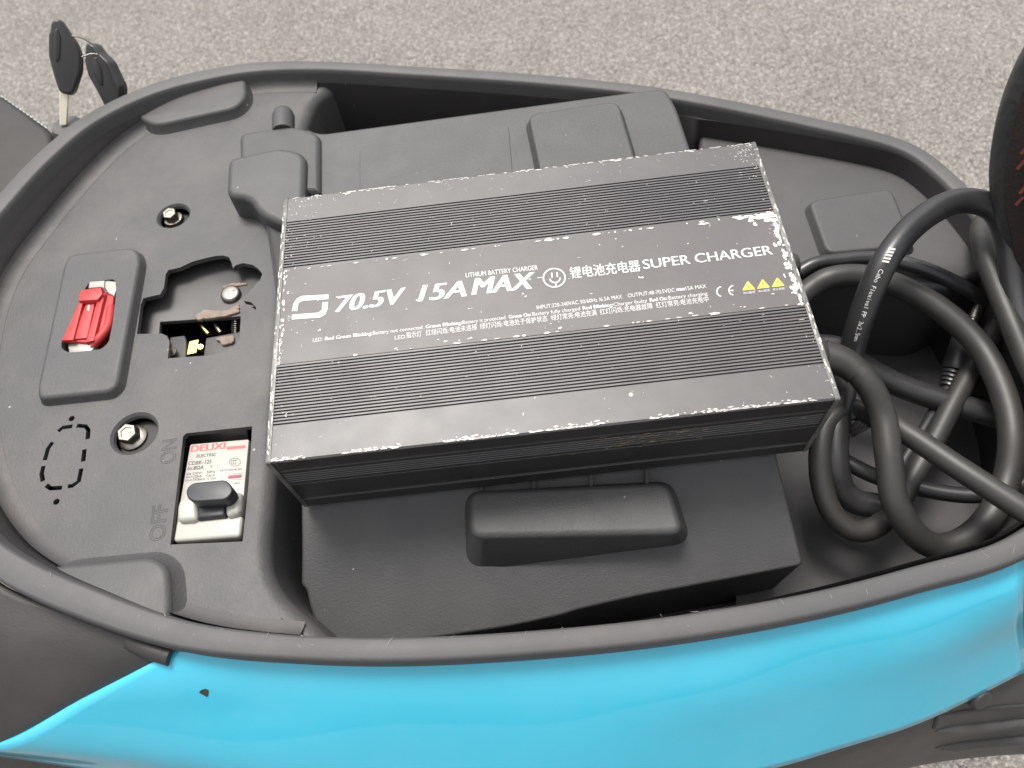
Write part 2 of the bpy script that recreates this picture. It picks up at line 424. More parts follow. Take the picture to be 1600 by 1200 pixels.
# dashed octagon cut-out with two screw holes
OCT = [(104, 653), (140, 651), (138, 664), (135, 700), (130, 740), (127, 757), (120, 764), (78, 766), (64, 752), (63, 738), (68, 706), (73, 690), (88, 673)]
for a, b in [((99, 668), (112, 668)), ((122, 670), (137, 680)), ((134, 701), (131, 722)), ((129, 731), (122, 757)), ((113, 762), (100, 763)), ((92, 764), (76, 763)), ((72, 754), (66, 742)), ((65, 735), (68, 726)), ((70, 717), (76, 700)), ((80, 690), (92, 676))]:
    pass
DASH = [[(91, 674), (98, 668), (113, 666)], [(120, 665), (134, 666), (138, 672), (137, 686)], [(132, 702), (130, 721)], [(127, 732), (123, 752), (113, 759), (106, 760)], [(97, 762), (79, 763), (72, 758)], [(67, 752), (65, 740), (68, 728)], [(70, 719), (75, 701), (82, 691)]]
for d in DASH:
    V, F = strokes([px(d)], .0024); lo = [v-Vector((0, 0, .01)) for v in V]; hi = [v+Vector((0, 0, .01)) for v in V]
    bm = bmesh.new(); k = len(d); A = [bm.verts.new(v) for v in lo]; B = [bm.verts.new(v) for v in hi]
    for i in range(k-1):
        a, b, c, e = 2*i, 2*i+2, 2*i+3, 2*i+1
        bm.faces.new((B[a], B[b], B[c], B[e])); bm.faces.new((A[a], A[e], A[c], A[b])); bm.faces.new((A[a], A[b], B[b], B[a])); bm.faces.new((A[e], B[e], B[c], A[c]))
    bm.faces.new((A[0], B[0], B[1], A[1])); z = 2*(k-1); bm.faces.new((A[z], A[z+1], B[z+1], B[z]))
    cuts.append(obj('cutter', bm, m_plate, None, 0))
for u, v in ((112, 654), (88, 784)):
    bm = bmesh.new(); addcyl(bm, P(u, v, ZP)-Vector((0, 0, .01)), Vector((0, 0, 1)), .0017, .0017, .02, 16); cuts.append(obj('cutter', bm, m_plate, None, 0))
SLOT = [(133, 450), (141, 440), (178, 436), (183, 445), (176, 505), (170, 535), (158, 546), (108, 551), (97, 546), (95, 538)]
cuts.append(cutter(px(SLOT)))
boolean(plate, cuts)
# fillet up the wall, rolled right edge
def idxring(r): return [r[i] for i in ii]
fl = []
ix = [(ii[0]-2) % NR, (ii[0]-1) % NR]+ii
for k in range(6):
    a = math.pi/2*k/5; d = .0075*(1-math.sin(a)); h = .0065*(1-math.cos(a))+.00015
    ring_ = off(lambda w_, q_: w_+DR(q_)-.0006+d, z=ZP+h)
    fl.append([ring_[i] for i in ix])
st_ = [off(lambda w_, q_: w_+DR(q_)+.012, z=ZP-.0012), off(lambda w_, q_: w_-.0005+DR(q_), z=ZP-.0011)]
fl2_ = [[q[i] for i in ii] for q in st_]
obj('plate_flange', loft(fl2_, False), m_plate, plate, 60)
obj('plate_fillet', loft(fl, False), m_fillet, plate, 60)
# right lip of the plate: roll over and drop into the well
rbn = []
for i, p in enumerate(rb):
    t = rb[min(i+1, len(rb)-1)]-rb[max(i-1, 0)]; q = Vector((-t.y, t.x, 0)).normalized()
    rbn.append(q if q.x > 0 else -q)
lip = []
for k in range(7):
    a = math.pi/2*k/6; lip.append([p+n*(.008*math.sin(a)-.0002)-Vector((0, 0, .008*(1-math.cos(a)))) for p, n in zip(rb, rbn)])
lip.append([p+n*.010-Vector((0, 0, .03)) for p, n in zip(rb, rbn)])
lip.append([p+n*.013-Vector((0, 0, .078)) for p, n in zip(rb, rbn)])
obj('plate_lip', loft(lip, False), m_plate, plate, 60)
# bosses at the rim
ZB = ZP+.0075
b1 = roundpoly(px([(214, 182), (253, 160), (317, 132), (371, 108), (383, 118), (385, 150), (368, 168), (240, 196)], ZB), [.004, .01, .01, .006, .01, .012, .012, .008])
obj('raised_boss', slab(b1, .0085, .003, 5, .003), m_plate, plate, 50)
b2 = roundpoly(px([(60, 884), (238, 867), (262, 884), (266, 930), (264, 1000), (160, 975), (70, 915)], ZB), [.004, .012, .012, .01, .002, .006, .004])
obj('raised_boss', slab(b2, .0085, .004, 5, .006), m_plate, plate, 50)
# connector frame: raised rounded pad with the slot
fr_ = roundpoly(px([(108, 396), (210, 384), (220, 402), (184, 600), (170, 612), (58, 624), (56, 606), (98, 412)], ZP+.006), .006, 4)
frame = obj('connector_frame', slab(fr_, .0065, .003, 4, .0015), m_plate, plate, 0)
boolean(frame, [cutter(roundpoly(px(SLOT, ZP+.006), .002, 3), .03, .01)]); shade(frame.data, 40)
frame.modifiers.new('weighted_normal', 'WEIGHTED_NORMAL').keep_sharp = True
# embossed ON / OFF (outlined letters, reading up the plate)
for it in (('ON', (273, 722), (276, 684), 22, 0, 0, .026), ('OFF', (257, 843), (262, 786), 23, 0, 0, .026)): lettering('lettering', [it], m_plate, plate, lambda u, v: P(u, v, ZP), lift=.0)
# dark cavity below
bm = bmesh.new(); addbox(bm, P(60, 860, ZP-.055), P(420, 860, ZP-.055)-P(60, 860, ZP-.055), P(60, 390, ZP-.055)-P(60, 860, ZP-.055), Vector((0, 0, .002)))
obj('cavity_floor', bm, m_wall, scooter, 0)

# bolts in their cups
for (u, v), r, big in zip([(272, 344), (208, 684)], (.0100, .0120), (0, 1)):
    c = P(u, v, ZP-.0075); hc = P(*bolts_at[big], ZP); hc.z = c.z
    bm = bmesh.new(); lathe(bm, hc-Vector((0, 0, .002)), Vector((0, 0, 1)), [(r*.98, 0), (r*.98, .0015), (.001, .0016)], 28)
    cup = obj('bolt_cup', bm, m_wall, plate, 40)
    bm = bmesh.new(); lathe(bm, c, Vector((0, 0, 1)), [(.0078 if big else .0066, 0), (.0078 if big else .0066, .0010), (.0060, .0020), (.005, .0022)], 28)
    tl = Matrix.Rotation(R(6), 3, 'X') @ Vector((0, 0, 1))
    bolt = obj('bolt', bm, m_steeld, plate, 40)
    bm = bmesh.new(); rh = .0056 if big else .0046
    lathe(bm, c+Vector((0, 0, .002)), tl, [(rh, 0), (rh, .0042), (rh*.9, .0052), (rh*.62, .0052), (rh*.58, .0047), (.0004, .0046)], 6)
    obj('bolt_head', bm, m_steel, bolt, 20)

# bracket seen through the broken hole
ZK = ZP-.011
brk = px([(190, 570), (190, 440), (250, 380), (420, 380), (425, 480), (386, 480), (376, 494), (250, 503), (247, 540), (262, 560), (268, 600), (200, 600)], ZK)
hole_b = obj('mounting_bracket', slab(brk, .003, .0006, 2), m_deep, scooter, 40)
obj('bracket_tab', slab(px([(266, 527), (288, 524), (291, 534), (289, 575), (262, 575)], ZK-.001), .003, .0008, 2), m_deep, hole_b, 40)
obj('bracket_tab', slab(px([(322, 528), (375, 518), (385, 520), (385, 560), (330, 568), (318, 556)], ZK+.001), .003, .0008, 2), m_deep, hole_b, 40)
bm = bmesh.new(); lathe(bm, P(362, 462, ZK), Vector((.05, -.1, 1)), [(.0062, 0), (.0062, .0018), (.0056, .0030), (.0045, .0035), (.001, .0036)], 24)
sc = obj('screw', bm, m_steel, hole_b, 40)
lettering('lettering', [('ST', (354, 462), (368, 459), 8, 0, .1)], m_steeld, sc, lambda u, v: P(u, v, ZK+.0041), lift=.0)
def blob(poly, z, h, m, name, par, n=40, amp=.0012):
    c = roundpoly(px(poly, z), .002, 4); c = [p+mnoise.noise_vector(p*400)*amp for p in c]
    for p in c: p.z = z
    return obj(name, slab(c, h, .0006, 2), m, par, 60)
blob([(304, 492), (318, 483), (345, 484), (372, 480), (376, 487), (350, 493), (322, 497), (308, 499)], ZK+.0016, .002, m_rust, 'corrosion', hole_b)
blob([(345, 486), (372, 475), (375, 480), (352, 487)], ZK+.0014, .002, m_rust, 'corrosion', hole_b)
blob([(336, 527), (345, 525), (366, 524), (365, 535), (352, 538), (342, 534)], ZK+.0030, .002, m_rust, 'corrosion', hole_b)
blob([(345, 447), (360, 442), (385, 441), (386, 444), (362, 447), (350, 452)], ZK+.001, .0015, m_rust, 'corrosion', hole_b)
for a, b, z in (((314, 498), (326, 522), ZK-.008), ((336, 495), (345, 520), ZK-.008)):
    (t, _) = tube([P(*a, z), P((a[0]+b[0])/2-3, (a[1]+b[1])/2, z+.001), P(*b, z)], .0016, 8, 6); obj('metal_strap', t, m_steeld if a[0] > 330 else m_brass, hole_b, 60)
sp = []
for k in range(9):
    y = 492+k*3.3; bm = bmesh.new()
    (t, _) = tube([P(362, y, ZK-.006), P(368, y+1, ZK-.0035), P(373, y+1, ZK-.006)], .0006, 8, 5); obj('spring_coil', t, m_steeld, hole_b, 60)
bm = bmesh.new(); addbox(bm, P(294, 556, ZK-.004), P(308, 553, ZK-.004)-P(294, 556, ZK-.004), P(298, 536, ZK-.004)-P(294, 556, ZK-.004), Vector((0, 0, .0015))); obj('brass_terminal', bm, m_brass, hole_b, 30)
bm = bmesh.new(); lathe(bm, P(315, 545, ZK-.004), Vector((.2, -.2, 1)), [(.0024, 0), (.0024, .002), (.0016, .003), (.0003, .0031)], 14); obj('brass_terminal', bm, m_brass, hole_b, 40)
bm = bmesh.new(); lathe(bm, P(268, 552, ZK+.001), Vector((0, 0, 1)), [(.0034, 0), (.0034, .0015), (.002, .0024), (.0003, .0025)], 18); obj('screw', bm, m_steel, hole_b, 40)

# red battery connector in its slot
Zc = ZP+.004
con = thing('battery_connector_placeholder', None, None) if False else None
redp = px([(124, 452), (158, 449), (166, 456), (178, 463), (170, 515), (147, 534), (134, 535), (96, 532)], Zc)
red = obj('battery_connector', slab(redp, .012, .0010, 2), m_red, scooter, 40)
def bar(pts, z, h, m, name, par, bev=.0005): return obj(name, slab(px(pts, z), h, bev, 2), m, par, 40)
bar([(126, 453), (157, 449), (160, 459), (152, 468), (122, 470)], Zc+.0045, .005, m_red, 'latch', red)
bar([(124, 470), (130, 470), (114, 531), (96, 532), (100, 524)], Zc+.0025, .003, m_red, 'rail', red)
bar([(152, 468), (158, 462), (164, 458), (146, 532), (134, 535), (138, 520)], Zc+.0025, .003, m_red, 'rail', red)
bar([(134, 474), (148, 473), (136, 528), (112, 530)], Zc+.0012, .002, m_red, 'centre_tongue', red)
bar([(137, 476), (141, 476), (139, 486), (135, 486)], Zc+.0016, .001, m_wplast, 'contact_window', red, .0002)
bar([(140, 440), (163, 438), (162, 450), (166, 457), (158, 448), (138, 450)], Zc+.0022, .006, m_wplast, 'plug_housing', red)
bar([(164, 438), (181, 440), (182, 452), (178, 462), (168, 457), (164, 450)], Zc+.0012, .006, m_wplast, 'plug_housing', red)
bar([(106, 537), (146, 533), (150, 541), (140, 550), (108, 551)], Zc-.002, .006, m_wplast, 'plug_housing', red)
wr = tube([P(146, 540, Zc-.002), P(156, 528, Zc), P(168, 512, Zc), P(174, 480, Zc-.002)], .0026, 10, 6)[0]
obj('red_wire', wr, m_red, red, 60)

# circuit breaker
ZBK = ZP-.004
def K(u, v, z=ZBK): return P(u, v, z)
body = px([(297, 694), (389, 686), (378, 806), (374, 838), (272, 845), (276, 812)], ZBK)
brkr = obj('circuit_breaker', slab(roundpoly(body, .0012, 3), .03, .0006, 2), m_wplast, scooter, 40)
low = roundpoly(px([(276, 812), (379, 805), (375, 838), (270, 846)], ZBK+.004), .002, 3)
obj('base_lip', slab(low, .006, .0016, 3), m_wplast, brkr, 40)
for q in ([(281, 777), (308, 775), (308, 812), (275, 815), (276, 790)], [(350, 771), (371, 766), (377, 770), (375, 800), (352, 808)]):
    obj('hinge_cheek', slab(roundpoly(px(q, ZBK+.0075), .003, 4), .008, .0025, 4), m_wplast, brkr, 50)
# toggle: curved stem and handle bar
st = slab(px([(308, 776), (352, 772), (351, 806), (308, 811)], ZBK+.007), .008, .002, 3)
tg = obj('toggle', st, m_toggle, brkr, 50)
hb = roundpoly(px([(290, 764), (300, 754), (352, 749), (361, 758), (364, 766), (358, 776), (350, 781), (302, 784), (292, 778)], ZBK+.016), .002, 4)
obj('handle', slab(hb, .010, .0009, 3, -.0003), m_toggle, tg, 50)
ft = lambda u, v: P(u, v, ZBK)
lettering('lettering', [('DELIXI', (298, 706), (351, 701), 9.5, .06, .0)], m_inkred, brkr, ft)
bx_ = px([(354.5, 702.5), (383, 700), (384, 697), (382.5, 695.6), (356, 697.6), (354, 699.5)], ZBK+.00012)
bm = bmesh.new(); bm.faces.new([bm.verts.new(p) for p in bx_]); obj('red_stripe', bm, m_inkred, brkr, 0)
lettering('lettering', [('ELECTRIC', (307, 715), (337, 712.5), 4.6, .012, 0), ('CDBK-125', (294, 727), (330, 724), 5.5, .008, 0), ('In:80A', (292.5, 735), (318, 733), 5.8, .008, .1), ('X', (328, 731), (332, 730.6), 4.2, 0, 0),
    ('Ue 230V~', (291.5, 742.5), (317, 740.5), 3.6, .0, 0), ('50Hz', (323, 739.5), (336, 738.5), 3.6, 0, 0), ('Icn=10kA', (290.5, 747.5), (315, 745.5), 3.6, 0, 0), ('Cat.A', (322, 745), (335.5, 744), 3.6, 0, 0),
    ('Ics=75%Icn', (289.5, 752.5), (320, 750), 3.6, 0, 0), ('I1 ON', (323, 750), (337, 749), 3.4, 0, 0), ('14 (C)In=6.5In', (344, 737), (378, 734), 3.2, 0, 0), ('<4kV', (364, 757), (375, 756), 3.2, 0, 0)], m_ink, brkr, ft)
def ell(u, v, ru, rv, fr, n=28, a0=0, a1=360): return [fr(u+ru*math.cos(R(a0+(a1-a0)*i/n)), v+rv*math.sin(R(a0+(a1-a0)*i/n))) for i in range(n+1)]
f2 = lambda u, v: P(u, v, ZBK+.00012)
obj('certification_mark', strokes([ell(367, 722, 8.7, 6.3, f2)]+[ell(363.5+3.2*k, 722, 2.6, 3.2, f2, 12, 300, 60) for k in range(3)], .00022), m_ink, brkr, 0)
bm = bmesh.new(); bm.faces.new([bm.verts.new(p) for p in px([(357, 743), (378, 741), (377, 746.5), (356, 748)], ZBK+.00012)]); obj('flag_window', bm, m_inkpurple, brkr, 0)
obj('window_frame', strokes([[f2(*q) for q in ((354.5, 741), (382, 738.5), (381, 748.5), (353.5, 750.5), (354.5, 741))], [f2(*q) for q in ((347, 742), (346, 746), (349, 747), (346, 750))]], .00014), m_ink, brkr, 0)

# right-hand floors ---------------------------------------------------
ZF = .600
def region(ring, bpx, z):
    """part of the bucket outline closed by a boundary line (listed from its near/right end to its far end, following OUT)"""
    b = catmull([P(u, v, z) for u, v in bpx], 3); r = [p.copy() for p in ring]
    for p in r: p.z = z
    b = [p for p in b if inside(p, r) and min((p.xy-q.xy).length for q in r) > .002]
    return b+[r[i] for i in ringpart(r, b[-1], b[0])]
fo = region(off(lambda w_, q_: w_+.004, z=ZF), [(1150, 1060), (1150, 880), (1150, 700), (1190, 560), (1240, 490), (1400, 475), (1500, 440), (1560, 380), (1640, 300)], ZF)
fo = fo if len(fo) < 260 else region(off(lambda w_, q_: w_+.004, z=ZF), [(1150, 1060), (1150, 880), (1150, 700), (1190, 560), (1240, 490), (1400, 475), (1500, 440), (1560, 380), (1640, 300)][::-1], ZF)
tri = tessellate_polygon([[Vector((p.x, p.y, 0)) for p in fo]])
obj('floor_panel', (fo, [tuple(t) for t in tri]), m_plast, scooter, 0)
ZU = .670
uring = off(lambda w_, q_: w_+.0005, z=ZU)
ub = [(1060, 120), (1085, 200), (1110, 280), (1150, 380), (1190, 425), (1290, 438), (1400, 444), (1480, 448), (1525, 430), (1570, 415), (1640, 380)]
uo = region(uring, ub[::-1], ZU)
uo = uo if len(uo) < 200 else region(uring, ub, ZU)
upper = obj('raised_floor', slab(uo, .075, .004, 4), m_plast, scooter, 40, wn=True)
padp = roundpoly(px([(1262, 312), (1394, 292), (1422, 362), (1432, 384), (1292, 396)], ZU+.006), .007, 5)
obj('pad', slab(padp, .0065, .0025, 4, .002), m_plast, upper, 40, wn=True)

# side panel, tail, trim ---------------------------------------------
def row(l, z): return [P(u, v, z-(.700-zr(u))) for u, v in l]
rows = [row([(272, 1016), (420, 1027), (640, 1032), (900, 1016), (1100, 991), (1300, 955), (1450, 917), (1601, 874)], .688),
        row([(222, 1044), (400, 1056), (640, 1062), (900, 1048), (1100, 1025), (1300, 990), (1450, 955), (1600, 915)], .683),
        row([(120, 1098), (340, 1112), (620, 1122), (900, 1110), (1120, 1085), (1300, 1045), (1450, 1010), (1599, 955)], .669),
        row([(-10, 1168), (270, 1185), (600, 1200), (900, 1190), (1140, 1150), (1320, 1105), (1460, 1062), (1600, 992)], .647),
        row([(-110, 1166), (140, 1203), (580, 1270), (900, 1260), (1200, 1203), (1320, 1168), (1440, 1129), (1606, 1048)], .624)]
pan = obj('side_panel', patch(rows, 8, 8), m_cyan, scooter, 180)
md = pan.modifiers.new('thickness', 'SOLIDIFY'); md.thickness = .003; md.offset = -1
trow = [row([(-230, 700), (-120, 800), (0, 914), (110, 957), (200, 994), (274, 1016)], .690),
        row([(-300, 800), (-160, 920), (-30, 985), (70, 1008), (165, 1030), (250, 1034)], .684),
        row([(-340, 900), (-200, 1030), (-60, 1062), (20, 1076), (100, 1088), (160, 1085)], .670),
        row([(-360, 1000), (-240, 1130), (-120, 1150), (-60, 1160), (-20, 1168), (20, 1165)], .644),
        row([(-380, 1100), (-260, 1180), (-160, 1190), (-120, 1190), (-90, 1190), (-60, 1190)], .622)]
tail = obj('tail_cover', patch(trow, 6, 6), m_tail, scooter, 180)
md = tail.modifiers.new('thickness', 'SOLIDIFY'); md.thickness = .003; md.offset = -1
(t, _) = tube([P(205, 1002, .690), P(240, 1016, .690), P(268, 1025, .689)], .0045, 12, 6); obj('panel_peg', t, m_tail, tail, 60)
lrow = [row([(-260, 1140), (-110, 1160), (140, 1196), (580, 1262), (900, 1252), (1200, 1195), (1320, 1160), (1440, 1120), (1560, 1062), (1660, 1010)], .620),
        row([(-260, 1190), (-110, 1200), (140, 1230), (580, 1300), (900, 1290), (1200, 1222), (1320, 1185), (1450, 1145), (1560, 1105), (1660, 1085)], .602),
        row([(-260, 1300), (-110, 1330), (140, 1350), (580, 1420), (900, 1400), (1200, 1270), (1330, 1222), (1450, 1192), (1560, 1178), (1680, 1172)], .53),
        row([(-260, 1320), (-110, 1350), (140, 1370), (580, 1440), (900, 1420), (1200, 1280), (1330, 1220), (1460, 1184), (1560, 1168), (1680, 1162)], .45)]
trim = obj('lower_trim', patch(lrow, 8, 6), m_trim, scooter, 60)
md = trim.modifiers.new('thickness', 'SOLIDIFY'); md.thickness = .004; md.offset = -1

frow = [row([(1588, 872), (1640, 840), (1700, 780), (1745, 700)], .684), row([(1588, 918), (1650, 890), (1730, 820), (1800, 720)], .676), row([(1586, 958), (1660, 940), (1760, 880), (1850, 760)], .662), row([(1586, 1000), (1670, 985), (1790, 930), (1900, 800)], .640), row([(1586, 1062), (1680, 1040), (1800, 980), (1920, 840)], .612)]
obj('front_cover', patch(frow, 6, 6), m_trim, scooter, 180)

# ------------------------------------------------------------------ seat, backrest
A0 = P(1562, 450, .684); nS = Vector((-.86, -.5, .08)).normalized()
seatpx = [(1622, 20), (1595, 58), (1568, 106), (1546, 165), (1533, 228), (1529, 292), (1540, 360), (1562, 430), (1580, 480), (1760, 480), (1800, 0)]
sp_ = [PP(u, v, A0, nS) for u, v in seatpx]
edge = catmull(sp_[:9], 5)+sp_[9:]
seat = obj('seat', slab(edge, .05, .012, 5, -.01, nS), m_seat, scooter, 60)
lin = [PP(u, v, A0+nS*.0015, nS) for u, v in [(1658, 30), (1618, 90), (1590, 160), (1574, 230), (1568, 300), (1577, 370), (1594, 440), (1760, 470), (1790, 20)]]
lining = obj('lining', slab(catmull(lin[:7], 5)+lin[7:], .004, .0012, 2, 0, nS), m_cloth, seat, 60)
for u, v in ((1586, 262), (1590, 300), (1592, 238), (1584, 318)):
    c = PP(u+3, v, A0+nS*.004, nS); bm = bmesh.new(); addbox(bm, c, Vector((.001, 0, .005)), Vector((.0008, -.0013, 0)), nS*.0012); obj('staple', bm, m_rustred, seat, 30)
bk = catmull([P(u, v, .694) for u, v in [(-200, 118), (-60, 128), (0, 146), (30, 165), (55, 184), (80, 206), (78, 240), (10, 312), (-90, 425), (-260, 460)]], 5, True)
back = obj('rear_cushion', slab(resample(bk, 90, True), .06, .006, 5, -.004), m_brown, scooter, 60)
bm = bmesh.new()
for k in range(13):
    a = Vector((2, 149)).lerp(Vector((70, 197)), k/12)
    d = P(a.x+3.6, a.y+2.6, .6915)-P(a.x, a.y, .6915); p = P(a.x+1, a.y+2.2, .6915); addbox(bm, p-Vector((0, .0006, 0)), d, Vector((0, .0009, 0)), Vector((0, 0, .0012)))
tag(obj('stitching', bm, m_thread, back, 30), kind='stuff')

# ------------------------------------------------------------------ battery box under the charger (charger frame)
box = thing('battery_box', 'black plastic battery box lying askew in the bucket under the charger', 'battery box', mw=M_CH)
ZN = Vector((0, 0, 1))
def Cp(l, h): return [C(u, v, h) for u, v in l]
flat = roundpoly(Cp([(478, 199), (500, 208), (1040, 135), (1058, 168), (1079, 230), (1204, 690), (468, 762), (440, 500), (440, 345), (404, 330)], -.001), [.003, .006, .008, .006, .002, .001, .001, .001, .002, .002])
lidtop = obj('lid', slab(flat, .05, .003, 4), m_box, box, 40, local=True, wn=True)
# sloping near half
k0 = C(800, 770, -.003); SL = .40
nSl = Vector((0, -SL, 1)).normalized(); pSl = Vector((0, -CW/2+.004, -.0025))
def S(u, v, up=0):
    o = M_CHI @ CAM; d = M_CHI.to_3x3() @ ray(u, v); return o+d*((pSl+nSl*up-o).dot(nSl)/d.dot(nSl))
near = [S(u, v) for u, v in [(470, 770), (1212, 700), (1216, 722), (1256, 884), (1130, 908), (1000, 932), (900, 955), (880, 962), (800, 980), (600, 1010), (505, 1000), (493, 975), (484, 950), (478, 922), (470, 914), (471, 860)]]
near = roundpoly(near, [.001, .001, .004, .003, .01, .01, .003, .003, .01, .01, .012, .006, .004, .002, .002, .004], 4)
obj('sloping_cover', slab(near, .045, .0018, 3, 0, nSl, True, Vector((0, .004, -.08))), m_box, box, 40, local=True, wn=True)
hb2 = roundpoly(Cp([(731, 765), (1046, 751), (1071, 834), (733, 841)], .003), [.007, .007, .007, .007], 6)
hbb = roundpoly([S(u, v, -.002) for u, v in ((724, 770), (1052, 750), (1083, 850), (728, 895))], [.008, .008, .010, .010], 6)
grip = obj('grip_block', slab(hb2, .05, .0035, 5, 0, ZN, True, None, hbb), m_box, box, 60, local=True, wn=True)
for u in (752, 834, 924, 1011):
    a = C(u-2.6, 766, .0); b = C(u+2.6, 766, .0); c = C(u-2.9, 730, .0)
    bm = bmesh.new(); addbox(bm, a-ZN*.03, b-a, c-a, ZN*.0292); obj('rib', bm, m_box, box, 30, local=True)
for l in ([(600, 790), (655, 778), (658, 782), (640, 788)], [(1068, 730), (1142, 719), (1144, 725), (1075, 735)]):
    pass
obj('raised_pad', slab(roundpoly(Cp([(824, 178), (966, 156), (994, 250), (1000, 275), (850, 300)], .005), .008, 5), .0065, .002, 4, .0025), m_box, box, 40, local=True, wn=True)
obj('name_panel', slab(roundpoly(Cp([(562, 233), (795, 198), (803, 300), (562, 320)], -.0005), .001, 2), .002, .0003, 1), m_box, box, 40, local=True, wn=True)
# hinge lobes at the far left
obj('hinge_flap', slab(roundpoly(Cp([(355, 246), (436, 228), (478, 236), (474, 345), (440, 350), (404, 334), (388, 308), (352, 306)], .008), [.006, .005, .012, .005, .005, .008, .008, .007], 6), .03, .0045, 5, .001), m_box, box, 45, local=True, wn=True)
obj('hinge_collar', slab(roundpoly(Cp([(373, 206), (460, 194), (500, 208), (500, 300), (374, 300)], .003), [.006, .008, .006, .002, .002], 5), .02, .004, 5, .001), m_box, box, 60, local=True)
bm = bmesh.new()
c0 = C(443, 208, -.002); c1 = C(443, 176, -.002); lathe(bm, c0, c1-c0, [(.0075, 0), (.0075, (c1-c0).length*.8), (.0062, (c1-c0).length), (.003, (c1-c0).length*1.06)], 20)
obj('hinge_pin', bm, m_box, box, 60, local=True)
bm = bmesh.new(); a, b = C(476, 330, -.003), C(560, 320, -.003)

# ------------------------------------------------------------------ charger
ch = thing('battery_charger', 'flat dark grey battery charger with white lettering and worn edges', 'charger', mw=M_CH)
def ly(u, v): return C(u, v, CH).y
hw = CW/2
prof = [(-hw, CH-.0008), (-hw+.0008, CH)]
def grooves(y0, y1, n, out):
    p = (y1-y0)/n
    for i in range(n):
        a = y0+p*i; out += [(a+p*.25, CH), (a+p*.32, CH-.0009), (a+p*.68, CH-.0009), (a+p*.75, CH)]
yn0, yn1 = ly(424, 667), ly(431, 573); yf0, yf1 = ly(436.5, 421), ly(441, 347)
lab0, lab1 = ly(432, 571), ly(436, 424)
grooves(yn0, yn1, 19, prof); grooves(yf0, yf1, 18, prof)
prof += [(hw-.0008, CH), (hw, CH-.0008)]
side = []
def sg(z, d): side.append((hw-d, z))
for z, d in [(.0470, 0), (.0468, .0012), (.0445, .0012), (.0443, .0002), (.0300, .0002), (.0299, .0008), (.0290, .0008), (.0289, 0), (.0125, 0), (.0123, .0012), (.0095, .0012), (.0093, 0), (.0006, 0)]: sg(z, d)
for k in range(5):
    z = .0418-.0022*k; side.insert(4+4*k, (hw-.0002, z)); side.insert(5+4*k, (hw-.0007, z-.0003)); side.insert(6+4*k, (hw-.0007, z-.0009)); side.insert(7+4*k, (hw-.0002, z-.0012))
prof += side+[(hw-.001, 0), (-hw+.001, 0)]+[(-y, z) for y, z in side[::-1]]
EP = .0024
xa, xb = -CL/2+EP, CL/2-EP
n = len(prof); v = [Vector((xa, y, z)) for y, z in prof]+[Vector((xb, y, z)) for y, z in prof]
f = [(i, (i+1) % n, n+(i+1) % n, n+i) for i in range(n)]+[tuple(range(n))[::-1], tuple(range(n, 2*n))]
bm = bmesh.new(); vv = [bm.verts.new(p) for p in v]
for q in f: bm.faces.new([vv[i] for i in q])
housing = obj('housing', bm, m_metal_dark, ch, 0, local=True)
housing.data.materials.append(mat('anodised_side_shaded', (.026, .025, .025), .38, spec=.5, grain=2500, gstr=.1, dust=.12, dustcol=(.12, .10, .08), specks=.5))  # less dusty than the top, and darkened to put side shade into the colour
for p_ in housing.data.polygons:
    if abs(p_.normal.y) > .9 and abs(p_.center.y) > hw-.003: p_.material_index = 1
m_end = mat('worn_end_plate', (.10, .10, .095), .45, metal=.3, var=.5, vscale=150, dust=.75, dustcol=(.46, .45, .42))
for x0 in (-CL/2, xb):
    o = [Vector((x0, y, z)) for y, z in ((-hw-.0004, -.0002), (hw+.0004, -.0002), (hw+.0004, CH+.0004), (-hw-.0004, CH+.0004))]
    sgx = 1 if x0 > 0 else -1
    pts = [p+Vector((EP if sgx > 0 else 0, 0, 0)) for p in roundpoly(o, .0012, 3)]
    obj('end_plate', slab(pts, EP, .0005, 2, 0, Vector((sgx, 0, 0))), m_end, ch, 40, local=True)
lx0, lx1 = xa+.0006, xb-.0006
lb = [Vector((lx0, lab0, CH+.0003)), Vector((lx1, lab0, CH+.0003)), Vector((lx1, lab1, CH+.0003)), Vector((lx0, lab1, CH+.0003))]
label = obj('label', slab(lb, .00028, .0001, 1), m_label, ch, 30, local=True)
fc = lambda u, v: C(u, v, CH+.0003)
lettering('lettering', [
    ('70.5V', (525, 488), (634, 473.5), 24.5, .055, .26), ('15A', (654, 471.5), (728, 463), 25, .055, .26), ('MAX', (738, 461), (837, 450.5), 26, .055, .26),
    ('-', (840, 437), (848, 436), 8, .01, 0),
    ('LITHIUM BATTERY CHARGER', (728, 434), (840.5, 421.5), 7.2, .008, 0), ('锂电池充电器', (892, 436), (1001.5, 424), 18.5, .018, 0), ('SUPER CHARGER', (1006, 420.5), (1208, 397.5), 14.5, .02, 0),
    ('INPUT:220-240VAC 50/60Hz /6.5A MAX', (839, 483.5), (972.5, 466.5), 6, 0, 0), ('OUTPUT:48-70.5VDC', (981.5, 465), (1055, 456), 6, 0, 0), ('15A MAX', (1072, 454), (1104, 450), 6, 0, 0)], m_white, label, fc, local=True)
y_ = lambda u: 534.5+(u-489)*(461.2-534.5)/(1106-489)
segs = [('LED:', 489, 504, 0), ('Red Green Blinking:', 508, 582, 1), ('Battery not connected', 583, 660, 0), ('Green Blinking:', 665.5, 722, 1), ('Battery is protected', 723, 790, 0), ('Green On:', 795.5, 830, 1), ('Battery fully charged', 832, 906.5, 0), ('Red Blinking:', 911, 958, 1), ('Charger faulty', 959, 1011.5, 0), ('Red On:', 1016, 1043, 1), ('Battery charging', 1045, 1106, 0)]
lettering('lettering', [(s, (a, y_(a)), (b, y_(b)), 5.6, .05*bd, 0) for s, a, b, bd in segs], m_white, label, fc, local=True)
